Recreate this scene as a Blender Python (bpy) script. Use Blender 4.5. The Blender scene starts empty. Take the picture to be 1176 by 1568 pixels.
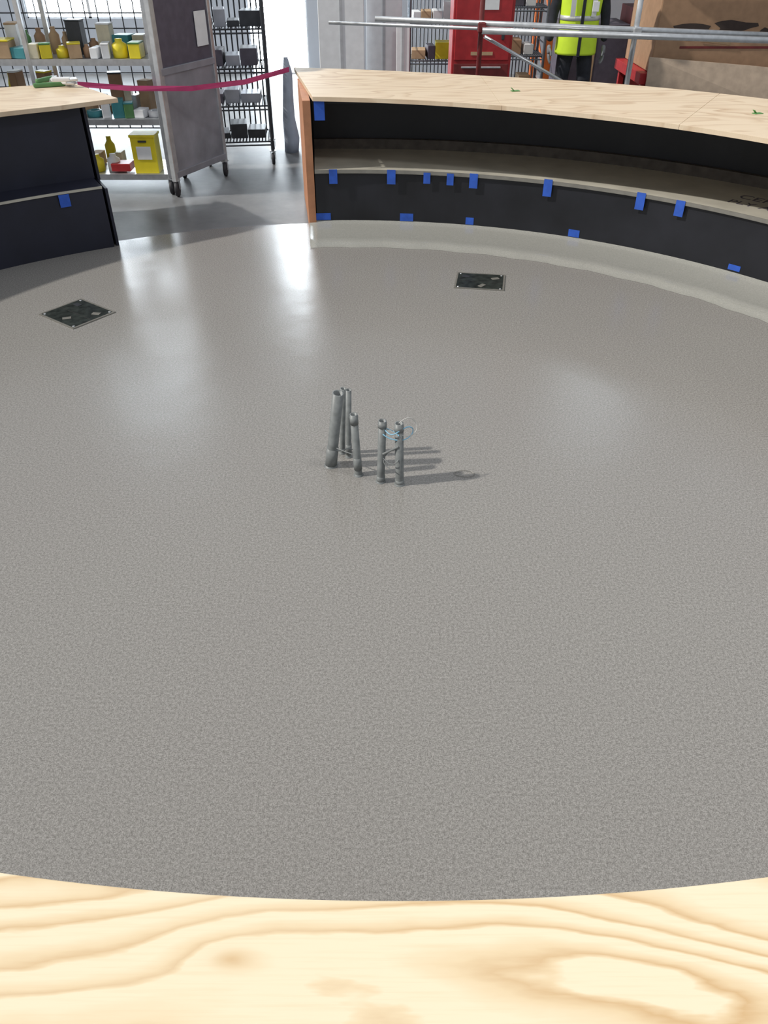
import bpy, math, random
from mathutils import Vector, Matrix
random.seed(11)
D=bpy.data; COL=bpy.context.scene.collection
CX,CY=-0.25,2.46
# ---------------------------------------------------------------- materials
def newmat(name):
    m=D.materials.new(name); m.use_nodes=True
    return m,m.node_tree,m.node_tree.nodes["Principled BSDF"]
def mat(name,col,rough=.6,metal=0,var=.12,scale=14,emit=0,bump=0,spec=None,alpha=None):
    m,nt,b=newmat(name)
    n=nt.nodes.new("ShaderNodeTexNoise"); n.inputs["Scale"].default_value=scale; n.inputs["Detail"].default_value=5
    tc=nt.nodes.new("ShaderNodeTexCoord"); nt.links.new(tc.outputs["Object"],n.inputs["Vector"])
    r=nt.nodes.new("ShaderNodeValToRGB"); nt.links.new(n.outputs["Fac"],r.inputs["Fac"])
    r.color_ramp.elements[0].position=.3; r.color_ramp.elements[1].position=.7
    r.color_ramp.elements[0].color=[c*(1-var) for c in col]+[1]
    r.color_ramp.elements[1].color=[min(1,c*(1+var)) for c in col]+[1]
    nt.links.new(r.outputs["Color"],b.inputs["Base Color"])
    b.inputs["Roughness"].default_value=rough; b.inputs["Metallic"].default_value=metal
    if spec is not None: b.inputs["Specular IOR Level"].default_value=spec
    if emit:
        nt.links.new(r.outputs["Color"],b.inputs["Emission Color"]); b.inputs["Emission Strength"].default_value=emit
    if bump:
        bp=nt.nodes.new("ShaderNodeBump"); bp.inputs["Strength"].default_value=bump; bp.inputs["Distance"].default_value=.01
        nt.links.new(n.outputs["Fac"],bp.inputs["Height"]); nt.links.new(bp.outputs["Normal"],b.inputs["Normal"])
    return m
def math_node(nt,op,a,b=None,clamp=False):
    n=nt.nodes.new("ShaderNodeMath"); n.operation=op; n.use_clamp=clamp
    for i,v in enumerate((a,b)):
        if v is None: continue
        if isinstance(v,(int,float)): n.inputs[i].default_value=v
        else: nt.links.new(v,n.inputs[i])
    return n.outputs[0]
def mixc(nt,f,a,b,mode='MIX'):
    n=nt.nodes.new("ShaderNodeMix"); n.data_type='RGBA'; n.blend_type=mode
    if isinstance(f,(int,float)): n.inputs[0].default_value=f
    else: nt.links.new(f,n.inputs[0])
    for i,v in ((6,a),(7,b)):
        if isinstance(v,(tuple,list)): n.inputs[i].default_value=list(v)+[1] if len(v)==3 else v
        else: nt.links.new(v,n.inputs[i])
    return n.outputs[2]
def noise(nt,vec,scale,detail=4,rough=.5,dist=0):
    n=nt.nodes.new("ShaderNodeTexNoise"); n.inputs["Scale"].default_value=scale; n.inputs["Detail"].default_value=detail
    n.inputs["Roughness"].default_value=rough; n.inputs["Distortion"].default_value=dist
    nt.links.new(vec,n.inputs["Vector"]); return n.outputs["Fac"]
def mapping(nt,vec,sc=(1,1,1),loc=(0,0,0),rot=(0,0,0)):
    n=nt.nodes.new("ShaderNodeMapping"); n.inputs["Scale"].default_value=sc; n.inputs["Location"].default_value=loc; n.inputs["Rotation"].default_value=rot
    nt.links.new(vec,n.inputs["Vector"]); return n.outputs[0]
def ramp(nt,f,stops):
    r=nt.nodes.new("ShaderNodeValToRGB"); nt.links.new(f,r.inputs["Fac"]); e=r.color_ramp.elements
    while len(e)<len(stops): e.new(.5)
    for k,(p,c) in zip(e,stops): k.position=p; k.color=(*c,1)
    return r.outputs["Color"]

def plywood(name,light,mid,dark,rings=10,sc=(1.3,6.0),knots=(),loc=(0,0,0),amt=1.0,rot=0,fibre=1.3):
    m,nt,b=newmat(name)
    tc=nt.nodes.new("ShaderNodeTexCoord"); v0=tc.outputs["Object"]
    v=mapping(nt,v0,(sc[0],sc[1],1),loc,(0,0,rot))
    h=noise(nt,v,1.0,1.5,.4,.25)
    wob=noise(nt,mapping(nt,v0,(9,40,1),(2,5,0)),1.0,3,.55)
    h=math_node(nt,'ADD',h,math_node(nt,'MULTIPLY',wob,.035))
    kd=None
    for (kx,ky,kr,ka) in knots:
        vm=mapping(nt,v0,(1/(kr*2.4),1/kr,0),(-kx/(kr*2.4),-ky/kr,0))
        ln=nt.nodes.new("ShaderNodeVectorMath"); ln.operation='LENGTH'; nt.links.new(vm,ln.inputs[0])
        g0=math_node(nt,'POWER',2.718,math_node(nt,'MULTIPLY',math_node(nt,'POWER',ln.outputs["Value"],1.4),-1))
        h=math_node(nt,'ADD',h,math_node(nt,'MULTIPLY',g0,ka))
        if kd is None: kd=math_node(nt,'POWER',g0,6)
    s=math_node(nt,'FRACT',math_node(nt,'MULTIPLY',h,float(rings)))
    c1=ramp(nt,s,[(0,light),(.35,light),(.70,mid),(.86,dark),(.95,mid),(1,light)])
    fib=noise(nt,mapping(nt,v0,(7,230,1),(0,0,0),(0,0,rot)),1.0,3,.6)
    big=noise(nt,mapping(nt,v0,(1.1,2.3,1),(3,1,0)),1.0,2)
    f=math_node(nt,'MULTIPLY',math_node(nt,'MULTIPLY',big,1.8),amt,True)
    c2=mixc(nt,f,light,c1)
    c3=mixc(nt,math_node(nt,'MULTIPLY',math_node(nt,'SUBTRACT',fib,.48,True),fibre,True),c2,mid)
    if kd is not None: c3=mixc(nt,math_node(nt,'MULTIPLY',kd,.7,True),c3,dark)
    nt.links.new(c3,b.inputs["Base Color"]); b.inputs["Roughness"].default_value=.6
    return m

ply_near=plywood("plywood_near",(.86,.75,.54),(.77,.60,.37),(.64,.43,.22),14,(1.0,4.6),
    knots=((-.185,.40,.030,.10),),loc=(2.6,1.9,0),amt=.9,rot=-.15)
ply_far=plywood("plywood_far",(.72,.59,.43),(.62,.47,.32),(.50,.35,.22),8,(1.2,4),loc=(5,2,0),amt=.7,rot=.1)
mdf=mat("end_panel_mdf",(.50,.23,.12),.7,var=.15,scale=10)
black=mat("black_laminate",(.013,.014,.019),.42,var=.35,scale=3)
navy=mat("dark_blue_laminate",(.013,.015,.030),.5,var=.3,scale=3)
ledge=mat("grey_ledge_laminate",(.50,.48,.41),.30,var=.12,scale=5)
strip_m=mat("ledge_shade_brown",(.10,.085,.07),.5,var=.3)  # brown-grey that paints in the shade at the ledge's back
bluetape=mat("blue_painters_tape",(.025,.10,.50),.7,var=.2)
greentape=mat("green_tape",(.10,.28,.08),.6)
steel=mat("galvanized_steel",(.62,.64,.66),.35,.75,var=.12,scale=20)
silver=mat("brushed_sheet_metal",(.36,.38,.43),.4,.5,var=.25,scale=4)
darksteel=mat("dark_steel",(.06,.065,.075),.45,.5)
wire_m=mat("wire_rack_chrome",(.16,.18,.21),.4,.6)
slate=mat("slate_panel",(.10,.09,.12),.5,var=.15)
rubber=mat("caster_rubber",(.03,.03,.035),.6)
white=mat("white_board",(.80,.81,.82),.6,var=.05)
card=mat("cardboard",(.36,.22,.13),.8,var=.1)
card2=mat("cardboard_light",(.50,.34,.20),.8,var=.1)
yellow=mat("yellow_plastic",(.80,.66,.03),.45,var=.06)
green=mat("green_plastic",(.10,.25,.09),.5)
red=mat("red_paint",(.40,.025,.03),.45,var=.15)
dred=mat("dark_red_paint",(.16,.02,.02),.5,var=.2)
orange=mat("orange_paint",(.62,.15,.03),.5)
beige=mat("beige_sheet",(.42,.33,.25),.7)
pvc=mat("grey_pvc_conduit",(.20,.215,.215),.45,var=.2,scale=30)
pvc_in=mat("conduit_inside",(.02,.02,.02),.8)
wireblue=mat("blue_wire",(.25,.55,.75),.4)
wirewhite=mat("pull_string",(.55,.55,.52),.6)
pink=mat("pink_ribbon",(.50,.05,.17),.6)
wallm=mat("wall_paint",(.62,.67,.74),.85,var=.05,scale=2)
glow=mat("daylight_window_pane",(.85,.93,1.0),.4,var=.02,emit=14)
glow_hi=mat("clerestory_pane",(.80,.90,1.0),.4,var=.02,emit=4)
plate=mat("floor_box_lid",(.035,.042,.038),.3,.3,var=.6,scale=22)
trimm=mat("floor_box_trim",(.30,.29,.26),.4,.5)
tarp=mat("blue_grey_tarp",(.45,.50,.60),.5,bump=.5,scale=9)
edgetape=mat("edge_tape_grey",(.45,.46,.48),.6)

def floor_material(nm,curb=False):
    m,nt,b=newmat(nm)
    tc=nt.nodes.new("ShaderNodeTexCoord"); P=tc.outputs["Object"]
    fine=noise(nt,P,300,2,.6)
    med=noise(nt,P,110,3,.6)
    big=noise(nt,P,.6,2,.5)
    f=math_node(nt,'ADD',math_node(nt,'MULTIPLY',fine,.6),math_node(nt,'MULTIPLY',med,.4))
    if curb: sp=ramp(nt,f,[(.36,(.27,.275,.255)),(.64,(.37,.37,.345))])
    else: sp=ramp(nt,f,[(.38,(.175,.167,.156)),(.5,(.275,.266,.252)),(.62,(.39,.38,.362))])
    tint=mixc(nt,big,(.93,.91,.91),(.99,1.0,.98))
    epoxy=mixc(nt,1.0,sp,tint,'MULTIPLY')
    rr=math_node(nt,'ADD',math_node(nt,'MULTIPLY',noise(nt,P,1.7,3),.10),.17)
    if curb:
        nt.links.new(epoxy,b.inputs["Base Color"]); b.inputs["Roughness"].default_value=.13
    else:
        ln=nt.nodes.new("ShaderNodeVectorMath"); ln.operation='LENGTH'
        nt.links.new(mapping(nt,P,(1,1,0),(-CX,-CY,0)),ln.inputs[0])
        mask=math_node(nt,'GREATER_THAN',ln.outputs["Value"],3.62)
        con=ramp(nt,noise(nt,P,3,6,.65),[(.3,(.13,.135,.14)),(.7,(.21,.215,.22))])
        nt.links.new(mixc(nt,mask,epoxy,con),b.inputs["Base Color"])
        nt.links.new(math_node(nt,'ADD',rr,math_node(nt,'MULTIPLY',mask,.28)),b.inputs["Roughness"])
    bp=nt.nodes.new("ShaderNodeBump"); bp.inputs["Strength"].default_value=.13; bp.inputs["Distance"].default_value=.002
    nt.links.new(f,bp.inputs["Height"])
    bp2=nt.nodes.new("ShaderNodeBump"); bp2.inputs["Strength"].default_value=.10; bp2.inputs["Distance"].default_value=.02
    nt.links.new(noise(nt,P,4.5,2),bp2.inputs["Height"]); nt.links.new(bp.outputs["Normal"],bp2.inputs["Normal"])
    nt.links.new(bp2.outputs["Normal"],b.inputs["Normal"])
    return m
floorm=floor_material("epoxy_and_concrete_floor")
curbm=floor_material("epoxy_cove",True)

# ---------------------------------------------------------------- builders
def group(name,loc=(0,0,0),rz=0):
    e=D.objects.new(name,None); e.location=loc; e.rotation_euler=(0,0,rz); e.empty_display_size=.2
    COL.objects.link(e); return e
def mesh(name,verts,faces,m,parent=None,smooth=False,bevel=0):
    me=D.meshes.new(name); me.from_pydata(verts,[],faces); me.update()
    import bmesh
    bm=bmesh.new(); bm.from_mesh(me); bmesh.ops.recalc_face_normals(bm,faces=bm.faces); bm.to_mesh(me); bm.free()
    if smooth: 
        for p in me.polygons: p.use_smooth=True
    o=D.objects.new(name,me); me.materials.append(m); COL.objects.link(o)
    if parent: o.parent=parent
    if bevel:
        b=o.modifiers.new("bevel","BEVEL"); b.width=bevel; b.segments=2; b.limit_method='ANGLE'
    return o
def box(name,c,s,m,parent=None,rot=(0,0,0),bevel=.004):
    x,y,z=[k/2 for k in s]
    V=[(-x,-y,-z),(x,-y,-z),(x,y,-z),(-x,y,-z),(-x,-y,z),(x,-y,z),(x,y,z),(-x,y,z)]
    o=mesh(name,V,[(0,1,2,3),(4,5,6,7),(0,1,5,4),(1,2,6,5),(2,3,7,6),(3,0,4,7)],m,parent,bevel=bevel)
    o.location=c; o.rotation_euler=rot; return o
def slab(name,inner,outer,z0,z1,m,parent=None,bevel=0):
    n=len(inner); V=[]
    for (ix,iy),(ox,oy) in zip(inner,outer):
        V+=[(ix,iy,z0),(ix,iy,z1),(ox,oy,z1),(ox,oy,z0)]
    F=[]
    for i in range(n-1):
        a=4*i;b=a+4
        for k in range(4): F.append((a+k,a+(k+1)%4,b+(k+1)%4,b+k))
    F+= [(0,1,2,3),(4*n-4,4*n-3,4*n-2,4*n-1)]
    return mesh(name,V,F,m,parent,bevel=bevel)
def pol(a,r,c=(CX,CY)): a=math.radians(a); return (c[0]+r*math.cos(a),c[1]+r*math.sin(a))
def arc(name,r0,r1,a0,a1,z0,z1,m,parent=None,n=48,c=(CX,CY),bevel=0,ang1=None):
    f0=r0 if callable(r0) else (lambda a:r0); f1=r1 if callable(r1) else (lambda a:r1)
    A=[a0+(a1-a0)*i/n for i in range(n+1)]
    B=A if ang1 is None else [ang1[0]+(ang1[1]-ang1[0])*i/n for i in range(n+1)]
    return slab(name,[pol(a,f0(a),c) for a in A],[pol(a,f1(a),c) for a in B],z0,z1,m,parent,bevel)
def wires(name,segs,r,m,parent=None,cyc=False):
    cu=D.curves.new(name,'CURVE'); cu.dimensions='3D'; cu.bevel_depth=r; cu.bevel_resolution=2; cu.use_fill_caps=True
    for pts in segs:
        s=cu.splines.new('POLY'); s.points.add(len(pts)-1)
        for p,q in zip(s.points,pts): p.co=(*q,1)
    cu.materials.append(m)
    o=D.objects.new(name,cu); COL.objects.link(o)
    if parent: o.parent=parent
    return o
def smoothwire(name,pts,r,m,parent=None):
    cu=D.curves.new(name,'CURVE'); cu.dimensions='3D'; cu.bevel_depth=r; cu.bevel_resolution=2
    s=cu.splines.new('NURBS'); s.points.add(len(pts)-1); s.order_u=4; s.use_endpoint_u=True
    for p,q in zip(s.points,pts): p.co=(*q,1)
    cu.materials.append(m); o=D.objects.new(name,cu); COL.objects.link(o)
    if parent: o.parent=parent
    return o
def lathe(name,p0,p1,prof,m,parent=None,n=24):
    p0=Vector(p0);p1=Vector(p1);ax=(p1-p0); q=ax.to_track_quat('Z','Y'); V=[];F=[]
    for t,r in prof:
        for k in range(n):
            a=2*math.pi*k/n
            V.append(p0+ax*t+q@Vector((r*math.cos(a),r*math.sin(a),0)))
    for i in range(len(prof)-1):
        for k in range(n): F.append((i*n+k,i*n+(k+1)%n,(i+1)*n+(k+1)%n,(i+1)*n+k))
    o=mesh(name,V,F,m,parent); 
    for p in o.data.polygons: p.use_smooth=True
    return o
def loft(name,rings,m,parent=None,n=28,smooth=True,power=2.0):
    V=[];F=[]
    for (x,y,z,rx,ry) in rings:
        for k in range(n):
            a=2*math.pi*k/n; ca,sa=math.cos(a),math.sin(a)
            e=2/power
            V.append((x+rx*math.copysign(abs(ca)**e,ca),y+ry*math.copysign(abs(sa)**e,sa),z))
    for i in range(len(rings)-1):
        for k in range(n): F.append((i*n+k,i*n+(k+1)%n,(i+1)*n+(k+1)%n,(i+1)*n+k))
    F.append(tuple(range(n))); F.append(tuple((len(rings)-1)*n+k for k in range(n)))
    return mesh(name,V,F,m,parent,smooth)
def caster(parent,x,y,nm,r=.05):
    lathe(nm+"_wheel",(x-.015,y,r),(x+.015,y,r),[(0,.008),(0,r*.85),(.15,r),(.85,r),(1,r*.85),(1,.008)],rubber,parent,20)
    box(nm+"_fork_a",(x-.021,y+.008,r+.03),(.004,.04,.07),steel,parent,bevel=0)
    box(nm+"_fork_b",(x+.021,y+.008,r+.03),(.004,.04,.07),steel,parent,bevel=0)
    box(nm+"_plate",(x,y+.01,r+.067),(.06,.06,.006),steel,parent,bevel=0)

# ---------------------------------------------------------------- room shell
fl=mesh("floor",[(-12,-6,0),(12,-6,0),(12,13,0),(-12,13,0)],[(0,1,2,3)],floorm)
wall=group("wall_back")
def wall_seg(n,x0,x1,z0,z1): box(n,((x0+x1)/2,13.1,(z0+z1)/2),(x1-x0,.2,z1-z0),wallm,wall,bevel=0)
wall_seg("pier_1",-12,-5.1,0,4.6); wall_seg("sill_1",-5.1,-3.3,0,.7); wall_seg("head_1",-5.1,-3.3,3.8,4.6)
wall_seg("pier_2",-3.3,-1.95,0,4.6); wall_seg("head_2",-1.95,-1.1,3.3,4.6); wall_seg("pier_3",-1.1,12,0,4.6)
cl=[(-5.3,-3.6),(3.2,4.8),(6.6,8.2)]
xs=-12
for i,(a,b) in enumerate(cl):
    wall_seg(f"clerestory_pier_{i}",xs,a,4.6,5.8); xs=b
wall_seg("clerestory_pier_end",xs,12,4.6,5.8); wall_seg("top_band",-12,12,5.8,7)
def window(n,x0,x1,z0,z1,nx=2,nz=3,m=glow):
    g=group(n)
    box("pane",((x0+x1)/2,13.12,(z0+z1)/2),(x1-x0,.01,z1-z0),m,g,bevel=0)
    for i in range(nx+1):
        x=x0+(x1-x0)*i/nx; box(f"mullion_{i}",(x,13.04,(z0+z1)/2),(.04,.05,z1-z0),white,g,bevel=0)
    for i in range(nz+1):
        z=z0+(z1-z0)*i/nz; box(f"rail_{i}",((x0+x1)/2,13.04,z),(x1-x0,.05,.04),white,g,bevel=0)
window("window_1",-5.1,-3.3,.7,3.8,2,4)
window("door_1",-1.95,-1.1,.0,3.3,1,1)
for i,(a,b) in enumerate(cl): window(f"window_{i+2}",a,b,4.6,5.8,2,1,glow_hi)

# ---------------------------------------------------------------- far counter (right)
def r_in(a): return 3.27+ (max(0,a-60)/34)**1.6*.19
def r_out(a): return 4.42+ (max(0,a-74)/22)**1.5*.33
fc=group("curved_counter")
cuts=[(94,72.0,95.9,77),(71.97,52,76.97,54),(51.97,2,53.97,2)]
for i,(a,b,c_,d_) in enumerate(cuts):
    arc(f"plywood_top_{i+1}",r_in,r_out,a,b,.872,.90,ply_far,fc,40,ang1=(c_,d_),bevel=.001)
arc("lower_face_panel",3.50,3.52,94.2,2,.0,.395,black,fc,60)
arc("ledge_shelf",3.485,4.20,94.2,2,.395,.42,ledge,fc,60)
arc("ledge_edge_band",3.480,3.485,94.2,2,.398,.421,trimm,fc,60)
arc("upper_back_panel",4.16,4.19,94.2,2,.42,.872,black,fc,60)
arc("ledge_shade_strip",4.12,4.16,94.2,2,.42,.49,strip_m,fc,60)  # strip stands in for shade and dark reflection on the ledge's rear
arc("outer_face_panel",4.22,4.25,95,2,.0,.872,black,fc,60)
arc("top_underside_batten",3.56,3.60,94.2,2,.84,.872,black,fc,60)
def radial_panel(nm,a,r0,r1,z0,z1,th,m,parent,da=0):
    p0=Vector(pol(a,r0));p1=Vector(pol(a+da,r1)); d=(p1-p0).normalized(); nn=Vector((-d.y,d.x))*th
    V=[]
    for z in (z0,z1):
        for p in (p0,p1,p1+nn,p0+nn): V.append((p.x,p.y,z))
    return mesh(nm,V,[(0,1,2,3),(4,5,6,7),(0,1,5,4),(1,2,6,5),(2,3,7,6),(3,0,4,7)],m,parent,bevel=.002)
radial_panel("end_panel",94.3,3.49,4.40,0,.872,.055,mdf,fc,.6)
def tape(nm,a,r,z,w,h,m,parent):
    da=math.degrees(w/r)/2
    arc(nm,r-.003,r-.001,a+da,a-da,z-h/2,z+h/2,m,parent,3)
for i,(a,w,h) in enumerate([(92.0,.06,.10),(85.0,.062,.10),(80.7,.05,.075),(77.9,.05,.08),(75.1,.06,.10),(66.3,.06,.115),(55.6,.06,.11),(51.2,.06,.10)]):
    tape(f"blue_tape_{i}",a,3.478,.375,w,h,bluetape,fc)
for i,(a,w,h) in enumerate([(93.4,.11,.05),(83.1,.10,.055),(75.3,.06,.05),(62.6,.08,.05),(44,.08,.035)]):
    tape(f"blue_tape_base_{i}",a,3.50,.085,w,h,bluetape,fc)
arc("blue_tape_top",3.47,3.475,93.9,92.7,.75,.87,bluetape,fc,3)
for i,(x,y) in enumerate([(.93,6.12),(2.35,5.35)]):
    box(f"green_tape_{i}",(x,y,.9025),(.06,.035,.003),greentape,fc,(0,0,.3),0)
    box(f"green_tape_flap_{i}",(x-.02,y,.912),(.03,.02,.003),greentape,fc,(0,.7,.3),0)
for j,(txt,ang_,rad,sz) in enumerate((("CERT",47.4,3.80,.13),("PLY AC",47.6,3.66,.11))):
    tcu=D.curves.new("mill_stamp","FONT"); tcu.body=txt; tcu.size=sz; tcu.extrude=.0003
    tcu.materials.append(slate); to=D.objects.new(f"mill_stamp_{j}",tcu); COL.objects.link(to); to.parent=fc
    x,y=pol(ang_,rad); to.location=(x,y,.4208); to.rotation_euler=(0,0,math.radians(45-90))

V=[];F=[];n=90
prof=[(3.505,.06),(3.49,.045),(3.46,.035),(3.18,.030),(3.13,.028),(3.105,.020),(3.09,.009),(3.06,.0)]
for i in range(n+1):
    a=95.2-92.5*i/n
    for k,(r,z) in enumerate(prof):
        r+= .008*math.sin(a*.9)+.004*math.sin(a*2.3) if 2<k else 0
        x,y=pol(a,r); V.append((x,y,z+.001))
for i in range(n):
    for k in range(len(prof)-1):
        q=i*len(prof)+k; F.append((q,q+1,q+1+len(prof),q+len(prof)))
b0=len(V)
x,y=pol(95.2,3.505); V.append((x,y,0)); F.append(tuple(range(len(prof)))+(b0,))
mesh("trim_1",V,F,curbm,None,True)
# ---------------------------------------------------------------- left counter
lc=group("curved_counter")
inn=[(-1.817,5.866)]+[pol(a,3.66) for a in range(121,196,3)]
out=[(-2.284,6.425)]+[pol(a,4.5+.12*min(1,(a-118)/10)) for a in range(121,196,3)]
slab("plywood_top",inn,out,.872,.90,ply_far,lc,.002)
arc("lower_face_panel",3.51,3.53,118.8,195,0,.395,navy,lc,50)
arc("ledge_shelf",3.51,3.80,118.8,195,.395,.415,navy,lc,50)
arc("ledge_edge_band",3.50,3.512,118.8,195,.402,.416,ledge,lc,50)
arc("upper_face_panel",3.75,3.78,118.7,195,.415,.872,navy,lc,50)
arc("outer_face_panel",4.35,4.38,118.7,195,0,.872,navy,lc,50)
radial_panel("end_panel",118.5,3.52,4.38,0,.395,-.02,navy,lc)
radial_panel("end_panel_upper",118.4,3.76,4.38,.395,.872,-.02,navy,lc)
tape("blue_tape",123.1,3.498,.36,.07,.08,bluetape,lc)
tg=group("hand_tool_pile",(-2.42,6.28,.90))
for i,(x,y,l,r_,m) in enumerate([(0,0,.22,.4,green),(.06,.05,.2,-.5,white),(-.05,.05,.16,1.2,green),(.1,-.02,.14,.1,white)]):
    box(f"handle_{i}",(x,y,.016+.012*i),(l,.03,.03),m,tg,(0,0,r_),.01)
    box(f"jaw_{i}",(x+math.cos(r_)*l*.6,y+math.sin(r_)*l*.6,.016+.012*i),(.06,.05,.02),steel,tg,(0,0,r_+.4),.006)

# ---------------------------------------------------------------- near counter
NC=(.02,4.27)
nc=group("curved_counter")
arc("plywood_top",3.80,4.66,-105.5,-74.5,.868,.90,ply_near,nc,60,c=NC,bevel=.002)
arc("inner_face_panel",3.97,3.99,-105,-75,0,.868,black,nc,40,c=NC)
arc("outer_face_panel",4.5,4.52,-105,-75,0,.868,black,nc,40,c=NC)
for i,a in enumerate((-105,-75)):
    p0=pol(a,3.98,NC);p1=pol(a,4.51,NC)
    slab(f"end_panel_{i}",[p0,p1],[(p0[0]+.02,p0[1]),(p1[0]+.02,p1[1])],0,.868,black,nc)

# ---------------------------------------------------------------- floor boxes
def floor_box(loc,rz,w,h):
    g=group("floor_box",(loc[0],loc[1],0),rz)
    V=[];
    for s,z in ((1,.001),(.995,.006),(.93,.006),(.925,.003)):
        V+=[(-w/2*s,-h/2*s,z),(w/2*s,-h/2*s,z),(w/2*s,h/2*s,z),(-w/2*s,h/2*s,z)]
    F=[(i*4+k,i*4+(k+1)%4,i*4+4+(k+1)%4,i*4+4+k) for i in range(3) for k in range(4)]
    mesh("trim_frame",V,F,trimm,g)
    box("lid",(0,0,.003),(w*.925,h*.925,.004),plate,g,bevel=.001)
    box("lid_seam",(0,-.01,.0055),(w*.86,.003,.001),pvc_in,g,bevel=0)
    for i,(a,b) in enumerate(((-.3,.25),(.3,.2),(.05,-.28))):
        box(f"latch_{i}",(a*w,b*h,.0065),(.05,.03,.003),trimm if i else darksteel,g,(0,0,.5*i),.001)
    for i in range(4):
        a,b=[(-.42,-.42),(.42,-.42),(.42,.42),(-.42,.42)][i]
        lathe(f"screw_{i}",(a*w,b*h,.005),(a*w,b*h,.0075),[(0,.007),(1,.006),(1,.0005)],steel,g,12)
floor_box((.626,4.87),math.radians(-9),.32,.27)
floor_box((-1.84,4.365),math.radians(-37),.34,.30)

# ---------------------------------------------------------------- conduit stub-ups
def conduit(parent,nm,p0,p1,r,collar=()):
    prof=[(0,r),(1,r),(1,r*.78),(.6,r*.78)]
    lathe(nm,p0,p1,prof,pvc,parent)
    a=Vector(p0);b=Vector(p1);c=a+(b-a)*.9
    lathe(nm+"_bore",c,b,[(0,.0005),(0,r*.77),(.3,r*.77)],pvc_in,parent)
    lathe(nm+"_seal",p0,(p0[0],p0[1],p0[2]+.008),[(0,r*1.35),(.6,r*1.2),(1,r*1.02)],pvc,parent)
    for t0,t1,k in collar:
        q0=a+(b-a)*t0;q1=a+(b-a)*t1
        lathe(nm+f"_coupling_{int(t0*100)}",q0,q1,[(0,r),(0,r*k),(1,r*k),(1,r)],pvc,parent)
pg=group("conduit_stub_cluster")
conduit(pg,"conduit_1",(-.231,2.764,0),(-.184,2.72,.38),.023,[(0,.26,1.12)])
conduit(pg,"conduit_2",(-.156,2.83,0),(-.146,2.80,.35),.012,[(.05,.2,1.15)])
conduit(pg,"conduit_3",(-.185,2.86,0),(-.170,2.83,.34),.012)
conduit(pg,"conduit_4",(-.109,2.691,0),(-.123,2.69,.30),.016,[(.1,.3,1.10),(.85,.97,1.10)])
conduit(pg,"conduit_5",(-.014,2.643,0),(-.006,2.64,.30),.0165,[(.0,.1,1.10),(.9,.97,1.10)])
conduit(pg,"conduit_6",(.066,2.624,0),(.060,2.62,.30),.0175,[(.0,.08,1.10),(.88,.96,1.10)])
smoothwire("wire_1",[(-.004,2.64,.27),(.02,2.60,.25),(.05,2.59,.27),(.10,2.63,.29),(.13,2.66,.24),(.08,2.60,.22),(.0,2.61,.24),(-.03,2.66,.26),(.03,2.66,.25),(.06,2.59,.26)],.0022,wireblue,pg)
smoothwire("wire_2",[(.06,2.62,.30),(.09,2.63,.33),(.13,2.65,.30),(.14,2.62,.25),(.08,2.6,.24),(.02,2.62,.27)],.0016,wirewhite,pg)
smoothwire("wire_3",[(-.014,2.64,.14),(.02,2.6,.10),(.066,2.59,.13),(.07,2.65,.17),(.02,2.66,.15),(-.02,2.62,.11),(.03,2.6,.09)],.0022,pvc,pg)
smoothwire("wire_4",[(-.23,2.74,.10),(-.2,2.72,.09),(-.15,2.80,.08),(-.11,2.70,.10),(-.12,2.67,.11),(-.2,2.73,.11)],.0025,pvc,pg)
smoothwire("tie_bar",[(-.004,2.625,.15),(.03,2.615,.175),(.06,2.605,.20)],.005,pvc,pg)
smoothwire("fallen_wire_loop",[(.30,2.70,.003),(.34,2.73,.006),(.40,2.70,.003),(.38,2.67,.003),(.33,2.67,.004),(.30,2.69,.003)],.0012,trimm,pg)

# ---------------------------------------------------------------- left shelving unit
rk=group("storage_shelving")
X0,X1,Y0,Y1=-3.75,-1.80,6.85,7.35
for x in (X0,-2.75,X1):
    for y in (Y0,Y1): box(f"post_{x}_{y}",(x,y,1.08),(.035,.035,1.90),steel,rk,bevel=.003)
for i,z in enumerate((.14,.56,.98,1.62)):
    box(f"shelf_{i}",((X0+X1)/2,(Y0+Y1)/2,z),(X1-X0,Y1-Y0,.03),steel,rk)
    box(f"shelf_lip_{i}",((X0+X1)/2,Y0-.012,z),(X1-X0,.008,.045),steel,rk,bevel=0)
for k,(x,y) in enumerate(((X0,Y0),(X1,Y0),(X1,Y1),(X0,Y1))): caster(rk,x,y,f"caster_{k}",.055)
teal=mat("teal_plastic",(.05,.25,.28),.5); cream=mat("cream_plastic",(.65,.60,.45),.5); ochre=mat("ochre_carton",(.55,.38,.10),.7)
mats=[yellow,card2,white,darksteel,green,yellow,cream,ochre,white,yellow,card2,teal,card,steel]
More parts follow.
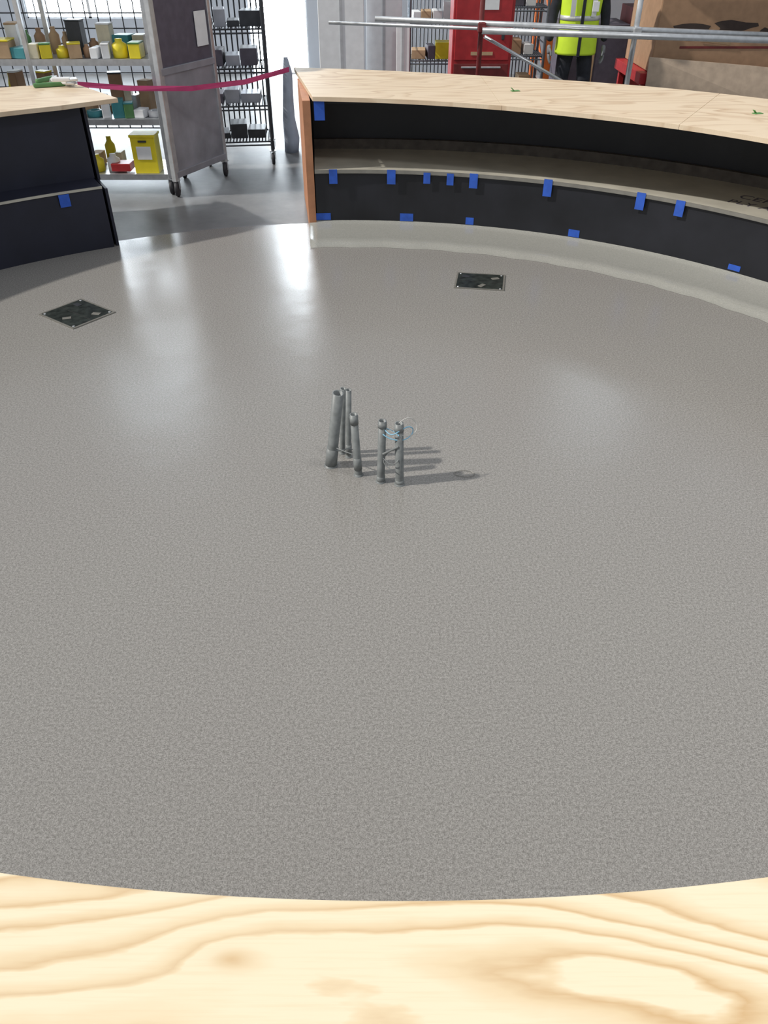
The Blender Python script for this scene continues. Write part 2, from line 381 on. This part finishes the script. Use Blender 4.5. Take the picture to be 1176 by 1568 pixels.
for z in (.157,.577,.997):
  for row,(yy,ms) in enumerate(((6.9,1.0),(7.12,1.7))):
    x=X0+.08; k=0; xe=X1-.12 if z>.2 else -2.30
    while x<xe:
        w=random.uniform(.05,.14);h=random.uniform(.05,.14 if z>.9 else .18)*ms;d=random.uniform(.08,.18)
        m=random.choice(mats)
        t=random.random()
        if t<.3:
            lathe(f"bottle_{z}_{row}_{k}",(x+w/2,yy+.08,z),(x+w/2,yy+.08,z+h),[(0,.0005),(0,w*.42),(.7,w*.42),(.85,w*.2),(1,w*.2),(1,.0005)],m,rk,18)
        elif t<.42:
            lathe(f"tape_roll_{z}_{row}_{k}",(x+w/2,yy+.08,z),(x+w/2,yy+.08,z+.045),[(0,w*.25),(0,w*.48),(1,w*.48),(1,w*.25),(0,w*.25)],m,rk,20)
        else:
            rzz=random.uniform(-.35,.35)
            box(f"box_{z}_{row}_{k}",(x+w/2,yy+d/2,z+h/2),(w,d,h),m,rk,(0,0,rzz))
            if random.random()<.5: box(f"box_lid_{z}_{row}_{k}",(x+w/2,yy+d/2,z+h+.006),(w*1.05,d*1.05,.012),random.choice(mats),rk,(0,0,rzz))
        x+=w+random.uniform(.003,.02);k+=1
yb=group("yellow_parts_box"); yb.parent=rk; yb.location=(-2.0,6.97,.155)
box("body",(0,0,.14),(.20,.16,.28),yellow,yb)
box("lid",(0,0,.288),(.215,.175,.02),yellow,yb)
box("label",(0,-.083,.16),(.12,.003,.1),white,yb,bevel=0)
box("handle",(0,-.088,.25),(.07,.012,.015),darksteel,yb)
box("red_tray",(-2.22,6.96,.20),(.16,.14,.06),red,rk)
cg=group("wire_mesh_partition")
segs=[]
for i in range(30):
    x=-5.2+i*.12; segs.append([(x,8.9,.1),(x,8.9,2.4)])
for j in range(19):
    z=.1+j*.128; segs.append([(-5.2,8.905,z),(-1.72,8.905,z)])
wires("mesh",segs,.006,darksteel,cg)
wires("frame",[[(-5.2,8.9,0),(-5.2,8.9,2.45),(-1.72,8.9,2.45),(-1.72,8.9,0)]],.025,darksteel,cg)

# ---------------------------------------------------------------- rolling cart
ct=group("rolling_cart")
a=Vector((-1.74,6.78,0));b=Vector((-1.44,7.42,0)); d=(b-a).normalized(); nrm=Vector((-d.y,d.x,0)); ang=math.atan2(d.y,d.x)
L=(b-a).length; mid=(a+b)/2
box("side_panel_upper",(mid.x,mid.y,1.42),(L,.02,1.0),slate,ct,(0,0,ang))
box("side_panel_lower",(mid.x,mid.y,.55),(L,.02,.74),silver,ct,(0,0,ang))
for i,p in enumerate((a,b)):
    box(f"upright_{i}",(p.x,p.y,1.04),(.055 if i==0 else .04,.045,1.84),steel,ct,(0,0,ang))
for z in (.17,.92,1.95): box(f"rail_{z}",(mid.x,mid.y,z),(L,.05,.05),silver,ct,(0,0,ang))
for k,p in enumerate((a,b)): caster(ct,p.x,p.y,f"caster_{k}",.06)
box("notice_sheet",(mid.x+.10-nrm.x*.014,mid.y+.20-nrm.y*.014,1.16),(.15,.004,.24),white,ct,(0,0,ang),0)

# ---------------------------------------------------------------- wire rolling racks
def wire_rack(loc,rz,w,dp,h,shelves,stock=None,m=wire_m,bh0=(.08,.2)):
    g=group("wire_shelf_rack",loc,rz); segs=[]
    for x in (-w/2,w/2):
        for y in (-dp/2,dp/2): segs.append([(x,y,.12),(x,y,h)])
    wires("posts",segs,.016,m,g)
    segs=[]
    for z in shelves:
        segs.append([(-w/2,-dp/2,z),(w/2,-dp/2,z),(w/2,dp/2,z),(-w/2,dp/2,z),(-w/2,-dp/2,z)])
        segs.append([(-w/2,-dp/2,z-.03),(w/2,-dp/2,z-.03)])
        for i in range(1,20):
            x=-w/2+w*i/20; segs.append([(x,-dp/2,z),(x,dp/2,z)])
    for s in (-1,1):
        for j in range(14):
            z=.2+(h-.25)*j/13; segs.append([(s*w/2,-dp/2,z),(s*w/2,dp/2,z)])
    for j in range(13):
        x=-w/2+w*j/12; segs.append([(x,dp/2,.2),(x,dp/2,h)])
    wires("shelf_wires",segs,.007,m,g)
    for k,(x,y) in enumerate(((-w/2,-dp/2),(w/2,-dp/2),(w/2,dp/2),(-w/2,dp/2))): caster(g,x,y,f"caster_{k}",.05)
    if stock:
        for z in shelves:
            x=-w/2+.03; k=0
            while x<w/2-.12:
                bw=random.uniform(.08,.2);bh=random.uniform(*bh0)
                box(f"stock_{z}_{k}",(x+bw/2,0,z+bh/2+.006),(bw,.25,bh),random.choice(stock),g,(0,0,random.uniform(-.1,.1)))
                x+=bw+.015;k+=1
    return g
std=[slate,card,darksteel,white,yellow,card2]
wire_rack((-1.38,8.05,0),.12,.60,.5,1.9,(.2,.50,.80,1.10,1.5),[slate,darksteel,silver,darksteel,slate],darksteel,(.04,.16))
wire_rack((.54,10.0,0),0,.52,.45,2.1,(.25,.6,.95,1.35,1.75),std)
wire_rack((1.52,9.95,0),.0,.46,.45,2.1,(.25,.65,1.1,1.5),std)
dr=group("folded_tarp_bundle",(-.93,8.35,0))
loft("bundle",[(0,0,0,.07,.10),(.01,0,.12,.075,.1),(-.01,.02,.3,.06,.08),(0,0,.5,.05,.07),(.01,0,.7,.045,.05),(0,0,.82,.02,.03)],tarp,dr)

pts=[(-2.35,6.66,.86),(-1.95,6.66,.83),(-1.5,6.72,.82),(-1.1,6.88,.84),(-.765,7.08,.90)]
V=[];F=[]
for i,p in enumerate(pts): V+=[(p[0],p[1],p[2]-.018),(p[0],p[1]+.008*(i%2),p[2]+.018)]
for i in range(len(pts)-1): F.append((2*i,2*i+2,2*i+3,2*i+1))
mesh("barricade_ribbon",V,F,pink)

# ---------------------------------------------------------------- white boards leaning
for i,(x,w,y,h) in enumerate([(-.45,.48,9.4,2.0),(.0,.38,9.5,1.9),(.20,.14,9.25,1.0)]):
    g=group("insulation_board",(x,y,0))
    box("panel",(0,.12,h/2),(w,.04,h),white,g,(-.05,0,0),.006)
    box("edge_tape",(0,.097,h*.5),(.03,.006,h*.98),edgetape,g,(-.05,0,0),0)

# ---------------------------------------------------------------- red tool cabinet
rc=group("red_tool_cabinet",(.98,9.15,0))
box("body",(0,0,.72),(.60,.45,1.20),red,rc,bevel=.01)
for i,z in enumerate((.25,.43,.61)): 
    box(f"drawer_{i}",(0,-.232,z),(.55,.02,.16),dred,rc,bevel=.004)
    box(f"drawer_pull_{i}",(0,-.25,z+.05),(.4,.02,.015),steel,rc)
box("door",(0,-.232,1.0),(.55,.02,.56),red,rc,bevel=.006)
box("door_hasp",(.2,-.248,.95),(.03,.02,.1),darksteel,rc)
box("label",(.06,-.245,1.20),(.16,.004,.1),white,rc,bevel=0)
box("lettering",(.0,-.245,.78),(.22,.004,.03),card2,rc,bevel=0)
box("top_rail",(0,0,1.35),(.62,.47,.06),darksteel,rc)
for k,(x,y) in enumerate(((-.25,-.18),(.25,-.18),(.25,.18),(-.25,.18))): caster(rc,x,y,f"caster_{k}",.05)

# ---------------------------------------------------------------- pallet rack with stock
pr=group("pallet_rack")
for x in (1.95,4.6,7.2):
    for y in (10.6,11.5):
        box(f"upright_{x}_{y}",(x,y,2.2),(.09,.07,4.4),orange,pr)
    segs=[[(x,10.6,.3+.6*j),(x,11.5,.7+.6*j)] for j in range(6)]
    wires(f"brace_{x}",segs,.015,orange,pr)
for z in (.15,1.55,2.9):
    for y in (10.6,11.5): box(f"beam_{z}_{y}",(4.58,y,z),(5.25,.05,.11),orange,pr)
    box(f"deck_{z}",(4.58,11.05,z+.06),(5.2,.85,.02),steel,pr)
for z in (.225,1.625,2.975):
    x=2.1
    while x<6.4:
        w=random.uniform(.4,.8);h=random.uniform(.5,1.0)
        box(f"carton_{z}_{x:.1f}",(x+w/2,11.0,z+h/2),(w,.7,h),random.choice([card,dred,dred,darksteel,slate]),pr)
        box(f"carton_tape_{z}_{x:.1f}",(x+w/2,10.648,z+h/2),(.06,.004,h),card2,pr,bevel=0)
        x+=w+.05

# ---------------------------------------------------------------- scaffold rails behind the counter
sc=group("scaffold_frame")
def tube(nm,p0,p1,r=.024,m=steel):
    lathe(nm,p0,p1,[(0,r*.8),(0,r),(1,r),(1,r*.8)],m,sc)
tube("rail_1",(-.50,8.2,1.11),(4.1,8.0,.98),.014)
tube("rail_2",(-.08,7.98,1.16),(3.9,7.9,1.03),.022)
tube("rail_3",(.86,7.9,1.08),(4.2,7.85,.99),.026)
tube("post_1",(.86,8.0,0),(.86,8.0,2.1),.022,dred)
tube("post_2",(2.22,7.95,0),(2.22,7.95,2.1),.024)
tube("post_3",(4.2,7.95,0),(4.2,7.95,2.1),.024)
tube("diagonal_brace",(.9,8.05,1.02),(1.95,8.1,.52),.014)
for i,(x,y,z) in enumerate([(.86,7.96,1.10),(2.22,7.92,1.07),(4.2,7.9,1.0)]):
    box(f"clamp_{i}",(x,y,z),(.07,.09,.08),dred if i==0 else steel,sc,bevel=.01)
for i,x in enumerate((.86,2.22,4.2)): box(f"foot_{i}",(x,7.97,.006),(.14,.14,.012),steel,sc)

# ---------------------------------------------------------------- big carton on red cart
rcart=group("red_platform_cart",(3.75,9.4,0))
box("deck",(0,0,.56),(2.3,1.05,.10),red,rcart)
box("lower_deck",(0,0,.26),(2.2,1.0,.08),dred,rcart)
for k,(x,y) in enumerate(((-1.08,-.46),(1.08,-.46),(1.08,.46),(-1.08,.46))):
    box(f"leg_{k}",(x,y,.34),(.06,.06,.42),red,rcart); caster(rcart,x,y,f"caster_{k}",.055)
bc=group("open_cardboard_carton",(3.75,9.4,.615))
W,Dp,Hh=2.1,1.0,1.1
box("front",(0,-Dp/2,Hh/2),(W,.012,Hh),card,bc); box("rear",(0,Dp/2,Hh/2),(W,.012,Hh),card,bc)
box("side_l",(-W/2,0,Hh/2),(.012,Dp,Hh),card,bc); box("side_r",(W/2,0,Hh/2),(.012,Dp,Hh),card,bc); box("base",(0,0,.01),(W,Dp,.012),card,bc)
box("flap_front",(0,-Dp/2-.12,Hh-.13),(W,.008,.3),card2,bc,(.45,0,0),0)
dk=mat("carton_inside_dark",(.05,.035,.03),.9)
for j,(hx,hz,hw,hh) in enumerate(((-.72,.36,.16,.075),(-.30,.40,.20,.05),(.02,.33,.08,.05))):
    tv=[]
    for k in range(14):
        aa=2*math.pi*k/14; rr_=1+.22*math.sin(3*aa+j)+.1*math.sin(5*aa)
        tv.append((hx+hw*rr_*math.cos(aa),-Dp/2-.0075,hz+hh*rr_*math.sin(aa)))
    mesh(f"torn_opening_{j}",tv,[tuple(range(14))],dk,bc)
box("torn_flap",(-.45,-Dp/2-.02,.28),(.3,.006,.05),card2,bc,(.3,.1,0),0)
box("printed_strip",(-.2,-Dp/2-.009,.22),(1.2,.003,.02),dred,bc,bevel=0)
bs=group("leaning_beige_sheet",(3.55,8.70,0))
V=[(-.9,0,.0),(1.4,-.1,.0),(1.4,.12,.56),(.2,.12,.68),(-.9,.12,.76)]
V2=[(x,y+.02,z) for x,y,z in V]
mesh("sheet",V+V2,[(0,1,2,3,4),(5,6,7,8,9),(0,1,6,5),(1,2,7,6),(2,3,8,7),(3,4,9,8),(4,0,5,9)],beige,bs)

# ---------------------------------------------------------------- worker
trous=mat("dark_workwear",(.018,.020,.028),.85,var=.3,scale=20,bump=.3)
vestm=mat("hi_vis_vest",(.62,.85,.04),.7,var=.06,scale=12,bump=.2)
refl=mat("reflective_band",(.65,.66,.66),.35,.2,var=.05)
skin=mat("skin",(.52,.31,.22),.55,var=.05)
hair=mat("dark_hair",(.03,.02,.015),.8)
glove=mat("work_glove",(.20,.21,.22),.8)
hat=mat("hard_hat",(.8,.8,.78),.35,var=.03)
boot=mat("work_boot",(.10,.06,.035),.7)
wk=group("construction_worker",(1.88,8.75,0),0.0)
def skinned(nm,verts,edges,radii,m,parent,root=0,sub=2):
    me=D.meshes.new(nm); me.from_pydata(verts,edges,[]); me.materials.append(m)
    o=D.objects.new(nm,me); COL.objects.link(o); o.parent=parent
    s=o.modifiers.new("skin","SKIN"); s.use_smooth_shade=True
    for i,sv in enumerate(me.skin_vertices[0].data):
        r=radii[i]; sv.radius=r if isinstance(r,tuple) else (r,r); sv.use_root=(i==root)
    u=o.modifiers.new("sub","SUBSURF"); u.levels=sub; u.render_levels=sub
    return o
bv=[(0,0,.93),(0,0,1.10),(0,.01,1.30),(0,.01,1.43),(0,0,1.52),
    (-.09,0,.88),(-.11,-.01,.50),(-.12,.02,.12),(.09,0,.88),(.12,-.03,.50),(.14,.02,.12),
    (-.17,.01,1.42),(-.25,.02,1.15),(-.27,-.04,.90),(.17,.01,1.42),(.25,.02,1.15),(.26,-.05,.90)]
be=[(0,1),(1,2),(2,3),(3,4),(0,5),(5,6),(6,7),(0,8),(8,9),(9,10),(3,11),(11,12),(12,13),(3,14),(14,15),(15,16)]
br=[(.15,.115),(.14,.105),(.15,.115),(.09,.08),(.055,.055),.092,.068,.055,.092,.068,.055,.066,.052,.037,.066,.052,.037]
skinned("clothed_body",bv,be,br,trous,wk)
vest=[(0,0,.80,.195,.150),(0,0,.82,.198,.152),(0,0,.95,.192,.148),(0,0,1.10,.188,.142),(0,.005,1.25,.198,.148),(0,.01,1.36,.20,.14),(0,.01,1.43,.165,.115),(0,.01,1.48,.095,.09)]
loft("vest",vest,vestm,wk,power=2.4)
loft("reflective_band_1",[(0,0,1.085,.192,.147),(0,0,1.125,.192,.147)],refl,wk,power=2.4)
for s in (-1,1):
    box(f"shoulder_band_{s}",(s*.10,-.150,1.27),(.045,.006,.30),refl,wk,(-.02,0,0),.001)
box("vest_opening",(0,-.152,1.05),(.03,.012,.52),trous,wk,bevel=.002)
box("badge",(.11,-.158,1.20),(.06,.006,.08),white,wk,bevel=.002)
loft("neck",[(0,.0,1.46,.06,.065),(0,0,1.50,.055,.06),(0,-.005,1.58,.055,.06)],skin,wk)
loft("head",[(0,-.01,1.545,.03,.03),(0,-.02,1.555,.05,.055),(0,-.015,1.585,.062,.08),(0,-.005,1.63,.072,.092),(0,0,1.68,.077,.098),(0,0,1.73,.076,.097),(0,.005,1.77,.062,.08),(0,.01,1.79,.03,.04)],skin,wk)
loft("nose",[(0,-.10,1.63,.016,.014),(0,-.108,1.645,.015,.018),(0,-.10,1.68,.008,.01)],skin,wk,12)
box("mouth",(0,-.093,1.603),(.045,.012,.008),dred,wk,bevel=.003)
for s in (-1,1):
    loft(f"ear_{s}",[(s*.077,.005,1.63,.006,.012),(s*.082,.005,1.66,.008,.018),(s*.080,.005,1.69,.006,.012)],skin,wk,12)
    loft(f"eye_{s}",[(s*.03,-.088,1.673,.004,.003),(s*.03,-.091,1.68,.012,.007),(s*.03,-.088,1.687,.004,.003)],white,wk,12)
    loft(f"pupil_{s}",[(s*.03,-.098,1.676,.003,.002),(s*.03,-.0985,1.68,.005,.003),(s*.03,-.098,1.684,.003,.002)],hair,wk,10)
loft("hair",[(0,.025,1.62,.070,.075),(0,.025,1.68,.079,.083),(0,.02,1.74,.080,.090),(0,.01,1.79,.05,.06)],hair,wk)
loft("hard_hat",[(0,-.015,1.718,.115,.145),(0,-.015,1.728,.115,.145),(0,0,1.732,.097,.12),(0,0,1.78,.092,.112),(0,0,1.82,.07,.088),(0,0,1.84,.03,.04)],hat,wk)
def hand(nm,wx,wy,wz,s):
    P=[(wx,wy,wz),(wx,wy-.008,wz-.05),(wx,wy-.012,wz-.085)]
    skinned(nm+"_palm",P,[(0,1),(1,2)],[(.024,.026),(.020,.040),(.018,.038)],glove,wk)
    for i,(dy,l) in enumerate(((-.033,.070),(-.011,.080),(.011,.074),(.031,.058))):
        p=[(wx,wy-.012+dy,wz-.08),(wx-s*.004,wy-.016+dy,wz-.085-l*.45),(wx-s*.014,wy-.018+dy,wz-.085-l*.8),(wx-s*.024,wy-.018+dy,wz-.085-l)]
        skinned(f"{nm}_finger_{i}",p,[(0,1),(1,2),(2,3)],[.0105,.0098,.009,.008],glove,wk)
    p=[(wx,wy-.03,wz-.03),(wx-s*.014,wy-.055,wz-.06),(wx-s*.02,wy-.062,wz-.095)]
    skinned(nm+"_thumb",p,[(0,1),(1,2)],[.013,.011,.009],glove,wk)
hand("hand_left",-.27,-.045,.885,-1); hand("hand_right",.26,-.055,.885,1)
for s,x in ((-1,-.12),(1,.14)):
    loft(f"boot_{s}",[(x,-.04,0,.055,.14),(x,-.04,.03,.056,.14),(x,-.03,.06,.052,.125),(x,0,.10,.05,.08),(x,.02,.18,.06,.07)],boot,wk,power=2.4)

# ---------------------------------------------------------------- lights
w=D.worlds.new("World"); bpy.context.scene.world=w; w.use_nodes=True
bg=w.node_tree.nodes["Background"]; bg.inputs[0].default_value=(.88,.93,1.0,1); bg.inputs[1].default_value=.48
s=D.lights.new("sun","SUN"); s.energy=3.1; s.angle=math.radians(1.6); s.color=(1,.95,.88)
so=D.objects.new("sun_light",s); COL.objects.link(so)
so.rotation_euler=Vector((.93,.17,-.84)).to_track_quat('-Z','Y').to_euler()
def area(nm,loc,size,e,col=(1,1,1),tgt=None):
    l=D.lights.new(nm,"AREA"); l.size=size; l.energy=e; l.color=col
    o=D.objects.new(nm,l); COL.objects.link(o); o.location=loc
    dirv=(Vector(tgt)-Vector(loc)) if tgt else Vector((0,0,-1)); o.rotation_euler=dirv.to_track_quat('-Z','Y').to_euler()
area("cove_highlight_light",(1.6,1.9,5.4),.6,60,(1,.98,.95),(1.6,4.5,0))  # unseen lamp without fixture, added to put a highlight on the cove edge
# ---------------------------------------------------------------- camera
c=D.cameras.new("camera"); co=D.objects.new("camera",c); COL.objects.link(co)
c.sensor_fit='VERTICAL'; c.sensor_height=24; c.lens=18; c.clip_start=.02
co.location=(0,0,1.9); co.rotation_euler=(math.radians(52),0,0)
bpy.context.scene.camera=co
bpy.context.scene.view_settings.view_transform='Standard'
